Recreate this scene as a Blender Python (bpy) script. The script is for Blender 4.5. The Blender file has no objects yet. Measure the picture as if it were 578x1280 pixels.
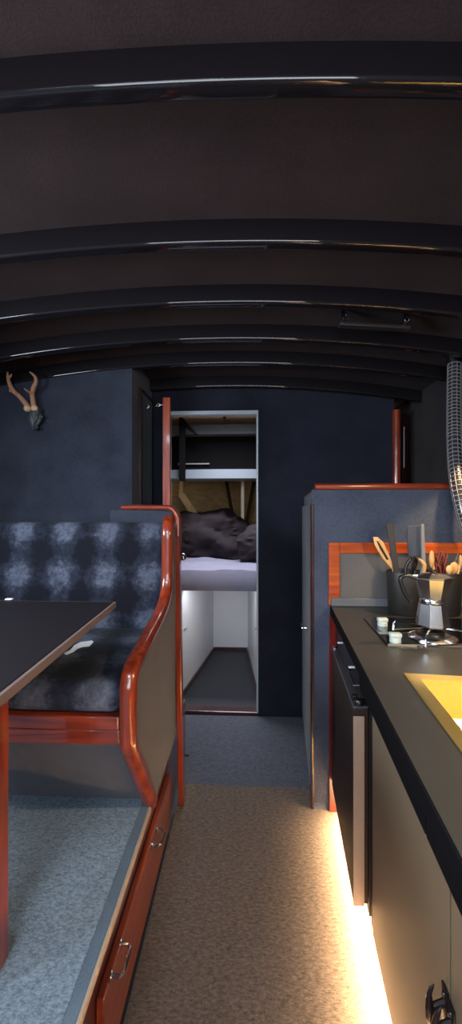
import bpy, bmesh, math, random
from mathutils import Vector, Matrix, noise
random.seed(7)
S = bpy.context.scene
COL = S.collection

# ---------------------------------------------------------------- camera geometry
F = 485.0; TH = 0.045; HC = 1.25; HZ = 640.0
CT, ST = math.cos(TH), math.sin(TH)
def U(px, py, X=None, Y=None, Z=None):
    """point of the boat seen at a photo pixel, on a plane X=, Y= or Z="""
    u = (px - 289) / F; v = (HZ - py) / F
    d = Vector((u * CT - ST, u * ST + CT, v))
    if Y is not None: t = Y / d.y
    elif X is not None: t = X / d.x
    else: t = (Z - HC) / d.z
    return Vector((0, 0, HC)) + d * t

cam_d = bpy.data.cameras.new('camera'); cam = bpy.data.objects.new('camera', cam_d)
COL.objects.link(cam); cam.location = (0, 0, HC); cam.rotation_euler = (math.pi / 2, 0, TH)
cam_d.sensor_fit = 'VERTICAL'; cam_d.sensor_height = 36; cam_d.lens = F / 1280 * 36; cam_d.clip_start = 0.02
S.camera = cam

# ---------------------------------------------------------------- materials
def lin(c):
    return tuple((x / 255 / 12.92) if x / 255 <= .04045 else ((x / 255 + .055) / 1.055) ** 2.4 for x in c) + (1,)
def newmat(name):
    m = bpy.data.materials.new(name); m.use_nodes = True
    nt = m.node_tree; b = nt.nodes['Principled BSDF']
    return m, nt, b
def plain(name, c, rough=.5, metal=0, coat=0, spec=.5, bump=0, bscale=80):
    m, nt, b = newmat(name)
    b.inputs['Roughness'].default_value = rough; b.inputs['Metallic'].default_value = metal
    b.inputs['Coat Weight'].default_value = coat; b.inputs['Coat Roughness'].default_value = .08
    b.inputs['Specular IOR Level'].default_value = spec
    tc = nt.nodes.new('ShaderNodeTexCoord'); n = nt.nodes.new('ShaderNodeTexNoise')
    n.inputs['Scale'].default_value = bscale; nt.links.new(tc.outputs['Object'], n.inputs['Vector'])
    r = nt.nodes.new('ShaderNodeMix'); r.data_type = 'RGBA'
    r.inputs['A'].default_value = tuple(x * .9 for x in lin(c)[:3]) + (1,); r.inputs['B'].default_value = tuple(min(1, x * 1.1) for x in lin(c)[:3]) + (1,)
    nt.links.new(n.outputs['Fac'], r.inputs['Factor']); nt.links.new(r.outputs['Result'], b.inputs['Base Color'])
    if bump:
        bp = nt.nodes.new('ShaderNodeBump'); bp.inputs['Strength'].default_value = bump; bp.inputs['Distance'].default_value = .004
        nt.links.new(n.outputs['Fac'], bp.inputs['Height']); nt.links.new(bp.outputs['Normal'], b.inputs['Normal'])
    return m
def felt(name, c1, c2, big=6, fine=180, rough=.95, bump=.5, stretch=(1, 1, 1), sheen=.2):
    m, nt, b = newmat(name)
    b.inputs['Roughness'].default_value = rough; b.inputs['Specular IOR Level'].default_value = .15
    b.inputs['Sheen Weight'].default_value = sheen
    tc = nt.nodes.new('ShaderNodeTexCoord'); mp = nt.nodes.new('ShaderNodeMapping'); mp.inputs['Scale'].default_value = stretch
    nt.links.new(tc.outputs['Object'], mp.inputs['Vector'])
    a = nt.nodes.new('ShaderNodeTexNoise'); a.inputs['Scale'].default_value = big; a.inputs['Detail'].default_value = 6
    f = nt.nodes.new('ShaderNodeTexNoise'); f.inputs['Scale'].default_value = fine; f.inputs['Detail'].default_value = 4; f.inputs['Roughness'].default_value = .8
    for n in (a, f): nt.links.new(mp.outputs['Vector'], n.inputs['Vector'])
    ad = nt.nodes.new('ShaderNodeMath'); ad.operation = 'MULTIPLY_ADD'; ad.inputs[1].default_value = .45
    nt.links.new(a.outputs['Fac'], ad.inputs[0])
    sc = nt.nodes.new('ShaderNodeMath'); sc.operation = 'MULTIPLY'; sc.inputs[1].default_value = .55
    nt.links.new(f.outputs['Fac'], sc.inputs[0]); nt.links.new(sc.outputs[0], ad.inputs[2])
    rp = nt.nodes.new('ShaderNodeValToRGB'); rp.color_ramp.elements[0].position = .36; rp.color_ramp.elements[1].position = .64
    rp.color_ramp.elements[0].color = lin(c1); rp.color_ramp.elements[1].color = lin(c2)
    nt.links.new(ad.outputs[0], rp.inputs['Fac']); nt.links.new(rp.outputs['Color'], b.inputs['Base Color'])
    bp = nt.nodes.new('ShaderNodeBump'); bp.inputs['Strength'].default_value = bump; bp.inputs['Distance'].default_value = .003
    nt.links.new(f.outputs['Fac'], bp.inputs['Height']); nt.links.new(bp.outputs['Normal'], b.inputs['Normal'])
    return m
def wood(name, c1, c2, rough=.28, coat=.7, stretch=(14, 14, 1.2), scale=3):
    m, nt, b = newmat(name)
    b.inputs['Roughness'].default_value = rough; b.inputs['Coat Weight'].default_value = coat; b.inputs['Coat Roughness'].default_value = .07
    tc = nt.nodes.new('ShaderNodeTexCoord'); mp = nt.nodes.new('ShaderNodeMapping'); mp.inputs['Scale'].default_value = stretch
    n = nt.nodes.new('ShaderNodeTexNoise'); n.inputs['Scale'].default_value = scale; n.inputs['Detail'].default_value = 8; n.inputs['Distortion'].default_value = .6
    nt.links.new(tc.outputs['Object'], mp.inputs['Vector']); nt.links.new(mp.outputs['Vector'], n.inputs['Vector'])
    rp = nt.nodes.new('ShaderNodeValToRGB'); rp.color_ramp.elements[0].position = .35; rp.color_ramp.elements[1].position = .65
    rp.color_ramp.elements[0].color = lin(c1); rp.color_ramp.elements[1].color = lin(c2)
    nt.links.new(n.outputs['Fac'], rp.inputs['Fac']); nt.links.new(rp.outputs['Color'], b.inputs['Base Color'])
    return m
def plaid(name, ax1, ax2, period=.182, o1=0, o2=0, bias=-.75, nscale=22):
    """soft brushed tartan: pale bars crossing on a midnight ground"""
    m, nt, b = newmat(name)
    b.inputs['Roughness'].default_value = .9; b.inputs['Specular IOR Level'].default_value = .2; b.inputs['Sheen Weight'].default_value = .03
    L = nt.links; tc = nt.nodes.new('ShaderNodeTexCoord'); sp = nt.nodes.new('ShaderNodeSeparateXYZ'); L.new(tc.outputs['Object'], sp.inputs[0])
    nz = nt.nodes.new('ShaderNodeTexNoise'); nz.inputs['Scale'].default_value = nscale; nz.inputs['Detail'].default_value = 8; nz.inputs['Roughness'].default_value = .75
    L.new(tc.outputs['Object'], nz.inputs['Vector'])
    def M(op, a, b_=None, c=None):
        n = nt.nodes.new('ShaderNodeMath'); n.operation = op
        for i, v in enumerate((a, b_, c)):
            if v is None: continue
            if isinstance(v, (int, float)): n.inputs[i].default_value = v
            else: L.new(v, n.inputs[i])
        return n.outputs[0]
    def bar(ax, off):
        x = sp.outputs[ax]
        w = M('COSINE', M('MULTIPLY', M('ADD', x, off), 2 * math.pi / period))
        return M('SMOOTH_MIN', M('MULTIPLY_ADD', w, .7, .5), 1.0, .1)
    s = M('MULTIPLY_ADD', M('ADD', bar(ax1, o1), M('MULTIPLY', bar(ax2, o2), .75)), .46, M('MULTIPLY_ADD', nz.outputs['Fac'], 1.5, bias))
    rp = nt.nodes.new('ShaderNodeValToRGB'); e = rp.color_ramp.elements
    e[0].position = 0; e[0].color = lin((15, 17, 27)); e[1].position = 1; e[1].color = lin((104, 109, 126))
    k = e.new(.4); k.color = lin((42, 46, 60))
    L.new(s, rp.inputs['Fac']); L.new(rp.outputs['Color'], b.inputs['Base Color'])
    return m
def emit(name, c, st):
    m, nt, b = newmat(name)
    b.inputs['Base Color'].default_value = c + (1,); b.inputs['Emission Color'].default_value = c + (1,); b.inputs['Emission Strength'].default_value = st
    return m

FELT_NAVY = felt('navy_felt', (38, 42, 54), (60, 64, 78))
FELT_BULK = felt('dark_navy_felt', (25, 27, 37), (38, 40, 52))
FELT_GREY = felt('slate_felt', (50, 56, 72), (76, 82, 98))
FELT_BROWN = felt('dark_brown_felt', (40, 34, 34), (56, 48, 48), sheen=.05)
FELT_CEIL = felt('ceiling_felt', (41, 32, 33), (57, 45, 46), big=5, sheen=.02)
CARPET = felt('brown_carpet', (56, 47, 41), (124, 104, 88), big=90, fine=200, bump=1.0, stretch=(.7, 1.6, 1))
CARPET_F = felt('grey_carpet', (52, 54, 64), (92, 94, 106), big=90, fine=200, bump=1.0, stretch=(.6, 1.4, 1))
CARPET_B = felt('blue_grey_carpet', (70, 86, 104), (142, 160, 178), big=150, fine=260, bump=1.0, stretch=(.7, 1.3, 1))
BINDING = felt('blue_binding', (74, 88, 104), (98, 112, 128), fine=300, bump=.2)
MAHOG = wood('varnished_mahogany', (100, 31, 16), (150, 57, 28))
MAHOG_Y = wood('varnished_mahogany_fore_aft', (94, 34, 16), (138, 58, 28), stretch=(14, 1.2, 14))
MAHOG_X = wood('varnished_mahogany_athwart', (100, 31, 16), (150, 57, 28), stretch=(1.2, 14, 14))
MAHOG_O = wood('orange_mahogany', (150, 56, 20), (190, 84, 32), stretch=(1.2, 14, 14))
DARKWOOD = wood('dark_red_wood', (44, 16, 18), (66, 26, 26))
BEAM = plain('black_gloss_paint', (20, 16, 20), rough=.5, coat=.8, spec=.1)
MATT = plain('matt_black', (15, 13, 15), rough=.9, spec=.05)
SEAM = plain('dark_matt_wood', (52, 40, 28), rough=.9, spec=.1)
BLACK = plain('black_paint', (24, 22, 24), rough=.55)
BLACKG = plain('black_plastic', (18, 17, 18), rough=.35)
GLASSB = plain('black_glass', (8, 8, 10), rough=.06, coat=.5)
COUNTER = plain('dark_worktop', (50, 47, 45), rough=.38, bump=.05, bscale=14)
CABIN = plain('olive_brown_laminate', (112, 94, 74), rough=.45, bscale=10)
FRIDGE = plain('dark_brown_fridge', (46, 34, 29), rough=.5, spec=.2)
FRSIDE = plain('taupe_fridge_edge', (150, 128, 112), rough=.5)
BEAM.node_tree.nodes['Principled BSDF'].inputs['Coat Roughness'].default_value = .035
BEAM.node_tree.nodes['Principled BSDF'].inputs['Coat Weight'].default_value = 1
GREYP = plain('smooth_grey_panel', (84, 80, 80), rough=.5)
KNOB = plain('satin_silver', (176, 184, 178), rough=.4)
REDWOOD = wood('deep_red_mahogany', (78, 18, 14), (112, 30, 20))
STEEL = plain('chrome', (225, 225, 228), rough=.15, metal=1)
ALU = plain('cast_aluminium', (205, 203, 206), rough=.22, metal=1)
GOLD = plain('brushed_brass_steel', (238, 207, 130), rough=.42, metal=1)
WHITE = plain('white_paint', (214, 214, 218), rough=.5)
WHITEEDGE = plain('pale_grey_paint', (176, 184, 196), rough=.35)
SHEET = plain('lilac_grey_sheet', (126, 124, 144), rough=.85, bscale=30)
DUVET = plain('aubergine_cotton', (28, 15, 24), rough=.85, bscale=30)
TABLE = plain('black_table_top', (26, 21, 26), rough=.6, spec=.2)
TABLEE = plain('table_edging', (108, 92, 92), rough=.6, bscale=30, bump=.3)
PLAID_B = plaid('plaid_back', 0, 2, o1=.098, o2=.045, bias=-.88, nscale=36)
PLAID_S = plaid('plaid_seat', 0, 1, o1=.098, o2=.03, bias=-.82, nscale=30)
BEIGE = plain('beige_trim', (160, 146, 134), rough=.45)
BONE = plain('antler_bone', (176, 128, 100), rough=.7, bump=.8, bscale=70)
PALEBONE = plain('pale_bone', (214, 180, 140), rough=.7, bump=.6, bscale=90)
SKULL = plain('dark_leather', (64, 68, 72), rough=.5, bump=.5, bscale=40)
PLANK = wood('bow_planking', (204, 174, 124), (230, 202, 152), rough=.6, coat=.1, stretch=(2, 2, 10))
PALEWOOD = wood('pale_wood', (196, 168, 116), (226, 200, 150), rough=.5, coat=.2)
SPOONWOOD = wood('spoon_wood', (196, 140, 82), (226, 176, 116), rough=.5, coat=.1, stretch=(20, 20, 2))
TURNER = plain('grey_blue_silicone', (56, 64, 80), rough=.5)
GREYPL = plain('grey_plastic', (120, 118, 118), rough=.5)
CHILLI = plain('dried_brown_red', (112, 44, 30), rough=.6, bscale=50)
MATTWHITE = plain('matt_white', (236, 238, 242), rough=.8)
LEDM = emit('warm_led', (1, .74, .42), 12)
LAMPM = emit('warm_lamp', (1, .75, .42), 8)
REFLM = plain('pale_reflection', (190, 196, 212), rough=.15, coat=.5)

# ---------------------------------------------------------------- mesh helpers
def B(): return bmesh.new()
def box(bm, a, b, bev=0.0, seg=2, M=None):
    x0, y0, z0 = a; x1, y1, z1 = b
    r = bmesh.ops.create_cube(bm, size=1)
    for v in r['verts']:
        v.co = Vector(((x0 + x1) / 2 + v.co.x * (x1 - x0), (y0 + y1) / 2 + v.co.y * (y1 - y0), (z0 + z1) / 2 + v.co.z * (z1 - z0)))
    vs = r['verts']
    if bev:
        es = list({e for v in vs for e in v.link_edges})
        n = bmesh.ops.bevel(bm, geom=es, offset=bev, segments=seg, affect='EDGES', profile=.5)
        vs = list({v for f in n['faces'] for v in f.verts} | {v for v in vs if v.is_valid})
    if M is not None:
        for v in vs: v.co = M @ v.co
    return vs
def hexa(bm, p, bev=0.0):
    """8 points: bottom ring 4 then top ring 4"""
    vs = [bm.verts.new(q) for q in p]
    for f in ((3, 2, 1, 0), (4, 5, 6, 7), (0, 1, 5, 4), (1, 2, 6, 5), (2, 3, 7, 6), (3, 0, 4, 7)):
        bm.faces.new([vs[i] for i in f])
    if bev:
        es = list({e for v in vs for e in v.link_edges})
        bmesh.ops.bevel(bm, geom=es, offset=bev, segments=2, affect='EDGES', profile=.5)
def prism(bm, pts, d, bev=0.0):
    """planar polygon (3-D points) pushed along d"""
    d = Vector(d); a = [bm.verts.new(p) for p in pts]; b = [bm.verts.new(Vector(p) + d) for p in pts]
    n = len(pts); fs = [bm.faces.new(a), bm.faces.new(list(reversed(b)))]
    for i in range(n): fs.append(bm.faces.new((a[i], b[i], b[(i + 1) % n], a[(i + 1) % n])))
    if bev:
        es = list(fs[0].edges) + list(fs[1].edges)
        bmesh.ops.bevel(bm, geom=es, offset=bev, segments=3, affect='EDGES', profile=.5)
def smooth_path(pts, n=6):
    P = [Vector(p) for p in pts]; out = []
    for i in range(len(P) - 1):
        p0 = P[max(0, i - 1)]; p1 = P[i]; p2 = P[i + 1]; p3 = P[min(len(P) - 1, i + 2)]
        for k in range(n):
            t = k / n
            out.append(.5 * ((2 * p1) + (p2 - p0) * t + (2 * p0 - 5 * p1 + 4 * p2 - p3) * t * t + (3 * p1 - p0 - 3 * p2 + p3) * t ** 3))
    out.append(P[-1]); return out
def sweep(bm, path, prof, side, closed=False):
    """profile (a along side, b along normal) carried along a path; side = fixed vector"""
    side = Vector(side).normalized(); rings = []; n = len(path)
    for i, p in enumerate(path):
        t = (Vector(path[min(i + 1, n - 1)]) - Vector(path[max(i - 1, 0)])).normalized()
        s = (side - t * side.dot(t)).normalized(); nn = t.cross(s)
        rings.append([bm.verts.new(Vector(p) + s * a + nn * b) for a, b in prof])
    m = len(prof)
    for i in range(n - 1):
        for j in range(m):
            bm.faces.new((rings[i][j], rings[i][(j + 1) % m], rings[i + 1][(j + 1) % m], rings[i + 1][j]))
    bm.faces.new(list(reversed(rings[0]))); bm.faces.new(rings[-1])
def circ(r, n=12, ry=None):
    ry = r if ry is None else ry
    return [(r * math.cos(2 * math.pi * k / n), ry * math.sin(2 * math.pi * k / n)) for k in range(n)]
def tube(bm, pts, r, n=10, smooth=0):
    P = smooth_path(pts, smooth) if smooth else [Vector(p) for p in pts]
    rs = r if isinstance(r, (list, tuple)) else None; rings = []
    t0 = (P[1] - P[0]).normalized(); s = t0.orthogonal().normalized()
    for i, p in enumerate(P):
        t = (P[min(i + 1, len(P) - 1)] - P[max(i - 1, 0)]).normalized()
        s = (s - t * s.dot(t)).normalized(); b = t.cross(s)
        if rs:
            f = i / (len(P) - 1) * (len(rs) - 1); k = min(int(f), len(rs) - 2); rad = rs[k] + (rs[k + 1] - rs[k]) * (f - k)
        else: rad = r
        rings.append([bm.verts.new(p + s * rad * math.cos(2 * math.pi * j / n) + b * rad * math.sin(2 * math.pi * j / n)) for j in range(n)])
    for i in range(len(P) - 1):
        for j in range(n): bm.faces.new((rings[i][j], rings[i][(j + 1) % n], rings[i + 1][(j + 1) % n], rings[i + 1][j]))
    bm.faces.new(list(reversed(rings[0]))); bm.faces.new(rings[-1])
def lathe(bm, prof, c=(0, 0, 0), n=24, rot=0):
    """(radius, z) profile turned about the vertical through c; closed by its own ends"""
    c = Vector(c); rings = []
    for r, z in prof:
        r = max(r, 1e-4)
        rings.append([bm.verts.new(c + Vector((r * math.cos(rot + 2 * math.pi * j / n), r * math.sin(rot + 2 * math.pi * j / n), z))) for j in range(n)])
    for i in range(len(prof) - 1):
        for j in range(n): bm.faces.new((rings[i][j], rings[i][(j + 1) % n], rings[i + 1][(j + 1) % n], rings[i + 1][j]))
    bm.faces.new(list(reversed(rings[0]))); bm.faces.new(rings[-1])
def xform(bm, M, verts=None):
    for v in (verts or bm.verts): v.co = M @ v.co

def obj(name, bm, mat, root=None, smooth=False, label=None):
    """links bm as one mesh object; with a root, world points become the root's local ones"""
    if root is not None:
        R = root
        off = Vector((0, 0, 0))
        while R is not None: off += R.location; R = R.parent
        for v in bm.verts: v.co -= off
    bmesh.ops.recalc_face_normals(bm, faces=bm.faces[:])
    me = bpy.data.meshes.new(name); bm.to_mesh(me); bm.free()
    o = bpy.data.objects.new(name, me); COL.objects.link(o); me.materials.append(mat)
    if smooth:
        for p in me.polygons: p.use_smooth = True
        try: me.set_sharp_from_angle(angle=math.radians(38))
        except Exception: pass
    if root is not None: o.parent = root
    if label: o['label'] = label
    return o
def thing(name, label, cat, loc=(0, 0, 0), group=None):
    o = bpy.data.objects.new(name, None); COL.objects.link(o); o.location = loc; o.empty_display_size = .05
    return tag(o, label, cat, group)
def tag(o, label, cat, group=None):
    o['label'] = label; o['category'] = cat
    if group: o['group'] = group
    return o
def struct(name, bm, mat, label=None, cat=None, smooth=False):
    o = obj(name, bm, mat, smooth=smooth); o['kind'] = 'structure'
    if label: tag(o, label, cat)
    return o
def dup(root, loc, label, group=None):
    r = root.copy(); COL.objects.link(r); r.location = loc; r['label'] = label
    for ch in list(root.children):
        c = ch.copy(); COL.objects.link(c); c.parent = r
    return r

# ---------------------------------------------------------------- main dimensions (metres)
XC, KC = -.16, .075                # centreline and camber of the deck head
YB = 2.38                          # face of the forward bulkhead
YP = 1.63                          # face of the locker that ends the galley
PZ = .31                           # dinette platform
XL = -1.42; XR = 1.02; YBACK = -1.0
PX = (U(193, 1004, Z=PZ).x + U(95, 1280, Z=PZ).x) / 2      # its edge along the gangway
def zbeam(x): return HC + .752 - KC * (x - XC) ** 2       # underside of beams
def zceil(x): return zbeam(x) + .066

# ---------------------------------------------------------------- setting
bm = B(); box(bm, (XL - .1, YBACK, -.05), (XR + .1, 4.5, 0)); 
struct('floor', bm, plain('dark_sole', (58, 60, 66), rough=.6), 'dark grey painted sole seen through the bow cabin doorway', 'floor')
CE = 1.757
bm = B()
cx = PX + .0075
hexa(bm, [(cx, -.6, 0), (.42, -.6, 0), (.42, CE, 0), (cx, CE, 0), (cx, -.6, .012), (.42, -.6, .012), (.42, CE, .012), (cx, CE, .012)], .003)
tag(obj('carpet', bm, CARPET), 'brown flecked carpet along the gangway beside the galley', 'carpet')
bm = B(); prism(bm, [(cx, CE + .001, 0), (.42, CE + .001, 0), (.42, YB - .014, 0), (-.58, YB - .014, 0), (-.58, 1.975, 0), (cx, 1.975, 0)], (0, 0, .007))
tag(obj('carpet', bm, CARPET_F), 'grey blue carpet in front of the bow cabin doorway', 'carpet')

# deck head
bm = B(); NX = 48; rows = [YBACK, -.78, -.30, YB + .02]
top = []; bot = []
for i in range(NX + 1):
    x = XL - .08 + (XR - XL + .16) * i / NX
    bot.append([bm.verts.new((x, y, zceil(x))) for y in rows]); top.append([bm.verts.new((x, y, zceil(x) + .03)) for y in rows])
HI0, HI1 = 10, 26                    # deck hatch above and behind the viewer
for i in range(NX):
    for k in range(3):
        if k == 1 and HI0 <= i < HI1: continue
        bm.faces.new((bot[i][k], bot[i][k + 1], bot[i + 1][k + 1], bot[i + 1][k])); bm.faces.new((top[i][k], top[i + 1][k], top[i + 1][k + 1], top[i][k + 1]))
    for k in (0, 3) + ((1, 2) if HI0 <= i < HI1 else ()): bm.faces.new((bot[i][k], bot[i + 1][k], top[i + 1][k], top[i][k]))
for i in (0, NX):
    for k in range(3): bm.faces.new((bot[i][k], bot[i][k + 1], top[i][k + 1], top[i][k]))
for i in (HI0, HI1): bm.faces.new((bot[i][1], bot[i][2], top[i][2], top[i][1]))
struct('ceiling', bm, FELT_CEIL, 'dark brown felt deck head between the beams', 'ceiling', smooth=True)

# beams
by = [-.55, -.12, .29, .693, 1.098, 1.409, 1.704, 1.983, 2.345]
names = {3: 'glossy black ceiling beam nearest the viewer, across the very top',
         4: 'glossy black ceiling beam second from the viewer',
         5: 'glossy black ceiling beam just in front of the black grab handle',
         6: 'glossy black ceiling beam just behind the black grab handle',
         7: 'glossy black ceiling beam over the antlers on the felt wall',
         8: 'glossy black ceiling beam against the bulkhead over the doorway'}
W = .036; H = .066; r = .009
prof = [(-W / 2, H + .01), (-W / 2, r)]
for k in range(1, 5):
    a = math.pi + math.pi / 2 * k / 4; prof.append((-W / 2 + r + r * math.cos(a), r + r * math.sin(a)))
for k in range(5):
    a = -math.pi / 2 + math.pi / 2 * k / 4; prof.append((W / 2 - r + r * math.cos(a), r + r * math.sin(a)))
prof += [(W / 2, H + .01)]
for i, y in enumerate(by):
    if i < 3: continue
    bm = B(); path = [Vector((XL + (XR - XL) * k / 40, 0, 0)) for k in range(41)]
    rings = []
    for p in path:
        z0 = zbeam(p.x); rings.append([bm.verts.new((p.x, y + a, z0 + b - (0.008 if b > H else 0))) for a, b in prof])
    for k in range(40):
        for j in range(len(prof)):
            bm.faces.new((rings[k][j], rings[k][(j + 1) % len(prof)], rings[k + 1][(j + 1) % len(prof)], rings[k + 1][j]))
    bm.faces.new(rings[0]); bm.faces.new(list(reversed(rings[-1])))
    tag(obj('ceiling_beam', bm, BEAM, smooth=True), names[i], 'beam', 'ceiling beams')

# hull sides and aft bulkhead (outside the frame for the most part)
def wall_rect_hole(bm, ax, pos, thick, a0, a1, z0, z1, h=None):
    """slab across axis ax at pos with a rectangular hole h=(a0,a1,z0,z1)"""
    def bx(u0, u1, w0, w1):
        if u1 - u0 < 1e-4 or w1 - w0 < 1e-4: return
        if ax == 'x': box(bm, (pos, u0, w0), (pos + thick, u1, w1))
        else: box(bm, (u0, pos, w0), (u1, pos + thick, w1))
    if not h: bx(a0, a1, z0, z1); return
    bx(a0, h[0], z0, z1); bx(h[1], a1, z0, z1); bx(h[0], h[1], z0, h[2]); bx(h[0], h[1], h[3], z1)
bm = B(); wall_rect_hole(bm, 'x', XL - .06, .06, YBACK, 2.0, 0, 2.05, (-.1, .95, 1.38, 1.72))
struct('wall_left', bm, FELT_NAVY, 'navy felt lined hull side beside the dinette', 'wall')
bm = B(); wall_rect_hole(bm, 'x', XR, .06, YBACK, 2.9, 0, 2.02)
struct('wall_right', bm, FELT_BROWN, 'dark brown lined hull side behind the galley', 'wall')
bm = B(); wall_rect_hole(bm, 'y', YBACK - .06, .06, XL, XR, 0, 2.1, (-.75, .45, .95, 1.92))
struct('wall_back', bm, FELT_NAVY, 'navy aft bulkhead with the companionway opening', 'wall')

# wardrobe block on the left: face with the antlers, and its side towards the doorway
WX = U(165, 560, Y=1.97).x
bm = B()
pts = [(XL, 1.97, 0)] + [(WX, 1.97, 0)] + [(WX - (WX - XL) * k / 8, 1.97, zceil(WX - (WX - XL) * k / 8) - .004) for k in range(9)]
prism(bm, pts, (0, YB - 1.97 - .002, 0))
struct('wall_forward_left', bm, FELT_NAVY, 'navy felt wall carrying the antlers, left of the doorway', 'wall')
# narrow wardrobe door on that side
t = thing('door_2', 'narrow dark felt cupboard door edged in red wood, behind the open door', 'cupboard door', (WX, 2.17, .02)); t['kind'] = 'structure'
zt = U(174, 486, X=WX).z; zb = .012
y0 = U(172.5, 560, X=WX).y
bm = B(); box(bm, (WX + .001, y0 + .012, zb), (WX + .012, 2.34, zt - .012), .002); obj('door_panel', bm, FELT_NAVY, t)
bm = B()
box(bm, (WX + .0005, y0, zb), (WX + .018, y0 + .012, zt)); box(bm, (WX + .0005, y0 + .0125, zt - .012), (WX + .018, 2.345, zt))
obj('edge_trim', bm, DARKWOOD, t)

# forward bulkhead with doorway
DL = U(213, 700, Y=YB).x; DR = U(322.5, 700, Y=YB).x; DT = U(270, 516, Y=YB).z; SILL = .03
BR = U(493, 560, Y=YB).x
bm = B(); TH_B = .035
def top_strip(x0, x1, z0, n=10):
    pts = [(x0, YB, z0), (x1, YB, z0)] + [(x1 + (x0 - x1) * k / n, YB, zceil(x1 + (x0 - x1) * k / n) - .003) for k in range(n + 1)]
    prism(bm, pts, (0, TH_B, 0))
top_strip(WX - .3, DL, 0); top_strip(DR, BR, 0); top_strip(DL, DR, DT)
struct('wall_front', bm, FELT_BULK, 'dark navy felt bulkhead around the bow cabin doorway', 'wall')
bm = B()
box(bm, (DR - .008, YB - .006, SILL), (DR + .003, YB + .05, DT + .012), .002); box(bm, (DL, YB - .006, DT - .012), (DR - .0081, YB + .05, DT + .012), .002)
struct('trim_1', bm, WHITEEDGE, 'pale grey painted edge of the bow cabin doorway', 'door frame')
bm = B(); box(bm, (DL, YB - .012, 0), (DR + .004, YB + .055, SILL), .004)
struct('trim_2', bm, DARKWOOD, 'dark red wooden sill under the bow cabin doorway', 'door sill')
# recess to the right of the bulkhead
bm = B(); box(bm, (BR - .1, 2.86, 1.3), (XR, 2.9, 2.02)); box(bm, (BR - .05, YB + .036, 1.3), (BR - .02, 2.859, 2.0))
struct('wall_forward_right', bm, FELT_BROWN, 'dark lining of the recess above the half height locker', 'wall')
t = thing('recess_post', 'round varnished mahogany post standing on the locker behind the galley', 'post', (BR + .012, YB - .01, 1.36))
bm = B(); zt = U(496, 513, Y=YB - .01).z; x = BR + .01
tube(bm, [(x, YB - .012, 1.362), (x, YB - .012, zt)], .0235, 16); obj('post', bm, MAHOG, t, smooth=True)
bm = B(); x0 = U(503, 560, Y=YB + .03).x; x1 = U(513, 560, Y=YB + .12).x
prism(bm, [(x0, YB + .03, 1.40), (x1, YB + .12, 1.40), (x1 + .004, YB + .115, 1.40), (x0 + .004, YB + .025, 1.40)], (0, 0, .45)); 
obj('reveal_board', bm, DARKWOOD, t)
bm = B(); a = U(504, 590, Y=YB + .025); b = U(511.5, 532, Y=YB + .10)
prism(bm, [(x0 + .006, YB + .0225, U(504, 585, Y=YB + .03).z), (x0 + .03, YB + .0945, U(504, 585, Y=YB + .03).z), (x0 + .034, YB + .09, U(504, 585, Y=YB + .03).z), (x0 + .010, YB + .018, U(504, 585, Y=YB + .03).z)], (0, 0, .25))
obj('reflection_strip', bm, REFLM, t, label='pale strip coloured as a window reflection')  # pale colour paints in window light reflected off the varnished reveal

# open door, folded back against the wardrobe
d0 = U(204, 560, Y=1.85); d1 = U(213, 560, Y=1.85)
dz = U(208, 497, Y=1.85).z
t = thing('door_1', 'mahogany edged dark door swung open beside the wardrobe, left of the doorway', 'door', (DL - .01, YB - .03, .02))
t['kind'] = 'structure'
hx = DL - .035
bm = B()
hexa(bm, [(d0.x, 1.868, .012), (d1.x, 1.868, .012), (hx + .034, YB - .02, .012), (hx, YB - .02, .012), (d0.x, 1.868, dz - .003), (d1.x, 1.868, dz - .003), (hx + .034, YB - .01, dz - .003), (hx, YB - .01, dz - .003)])
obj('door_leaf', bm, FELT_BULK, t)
bm = B(); box(bm, (d0.x - .001, 1.845, .012), (d1.x + .001, 1.8675, dz), .003); obj('door_edge', bm, MAHOG, t)
k = U(228, 697, Y=1.9); bm = B()
tube(bm, [(d1.x - .002, 1.93, k.z), (d1.x + .035, 1.93, k.z)], .007, 10); 
r = bmesh.ops.create_uvsphere(bm, u_segments=14, v_segments=10, radius=.019, matrix=Matrix.Translation((d1.x + .048, 1.93, k.z)))
obj('door_knob', bm, STEEL, t, smooth=True)
h0 = U(203.5, 506, Y=1.855); h1 = U(185, 508, Y=1.86)
bm = B(); tube(bm, [h0 + Vector((.004, 0, 0)), h0 + Vector((-.012, 0, 0)), h0 + Vector((-.02, 0, .008)), h0 + Vector((-.028, 0, 0)), h0 + Vector((-.02, 0, -.008)), h0 + Vector((-.012, 0, 0))], .0025, 6)
tube(bm, [h0 + Vector((-.024, 0, .004)), h0.lerp(h1, .5) + Vector((0, 0, -.004)), h1 + Vector((.008, 0, .001)), h1 + Vector((0, 0, .01))], .0028, 6, 4)
tube(bm, [h1 + Vector((.008, 0, 0)), h1 + Vector((-.004, 0, -.008))], .003, 6)
obj('hook_and_eye', bm, STEEL, t, smooth=True)

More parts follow.
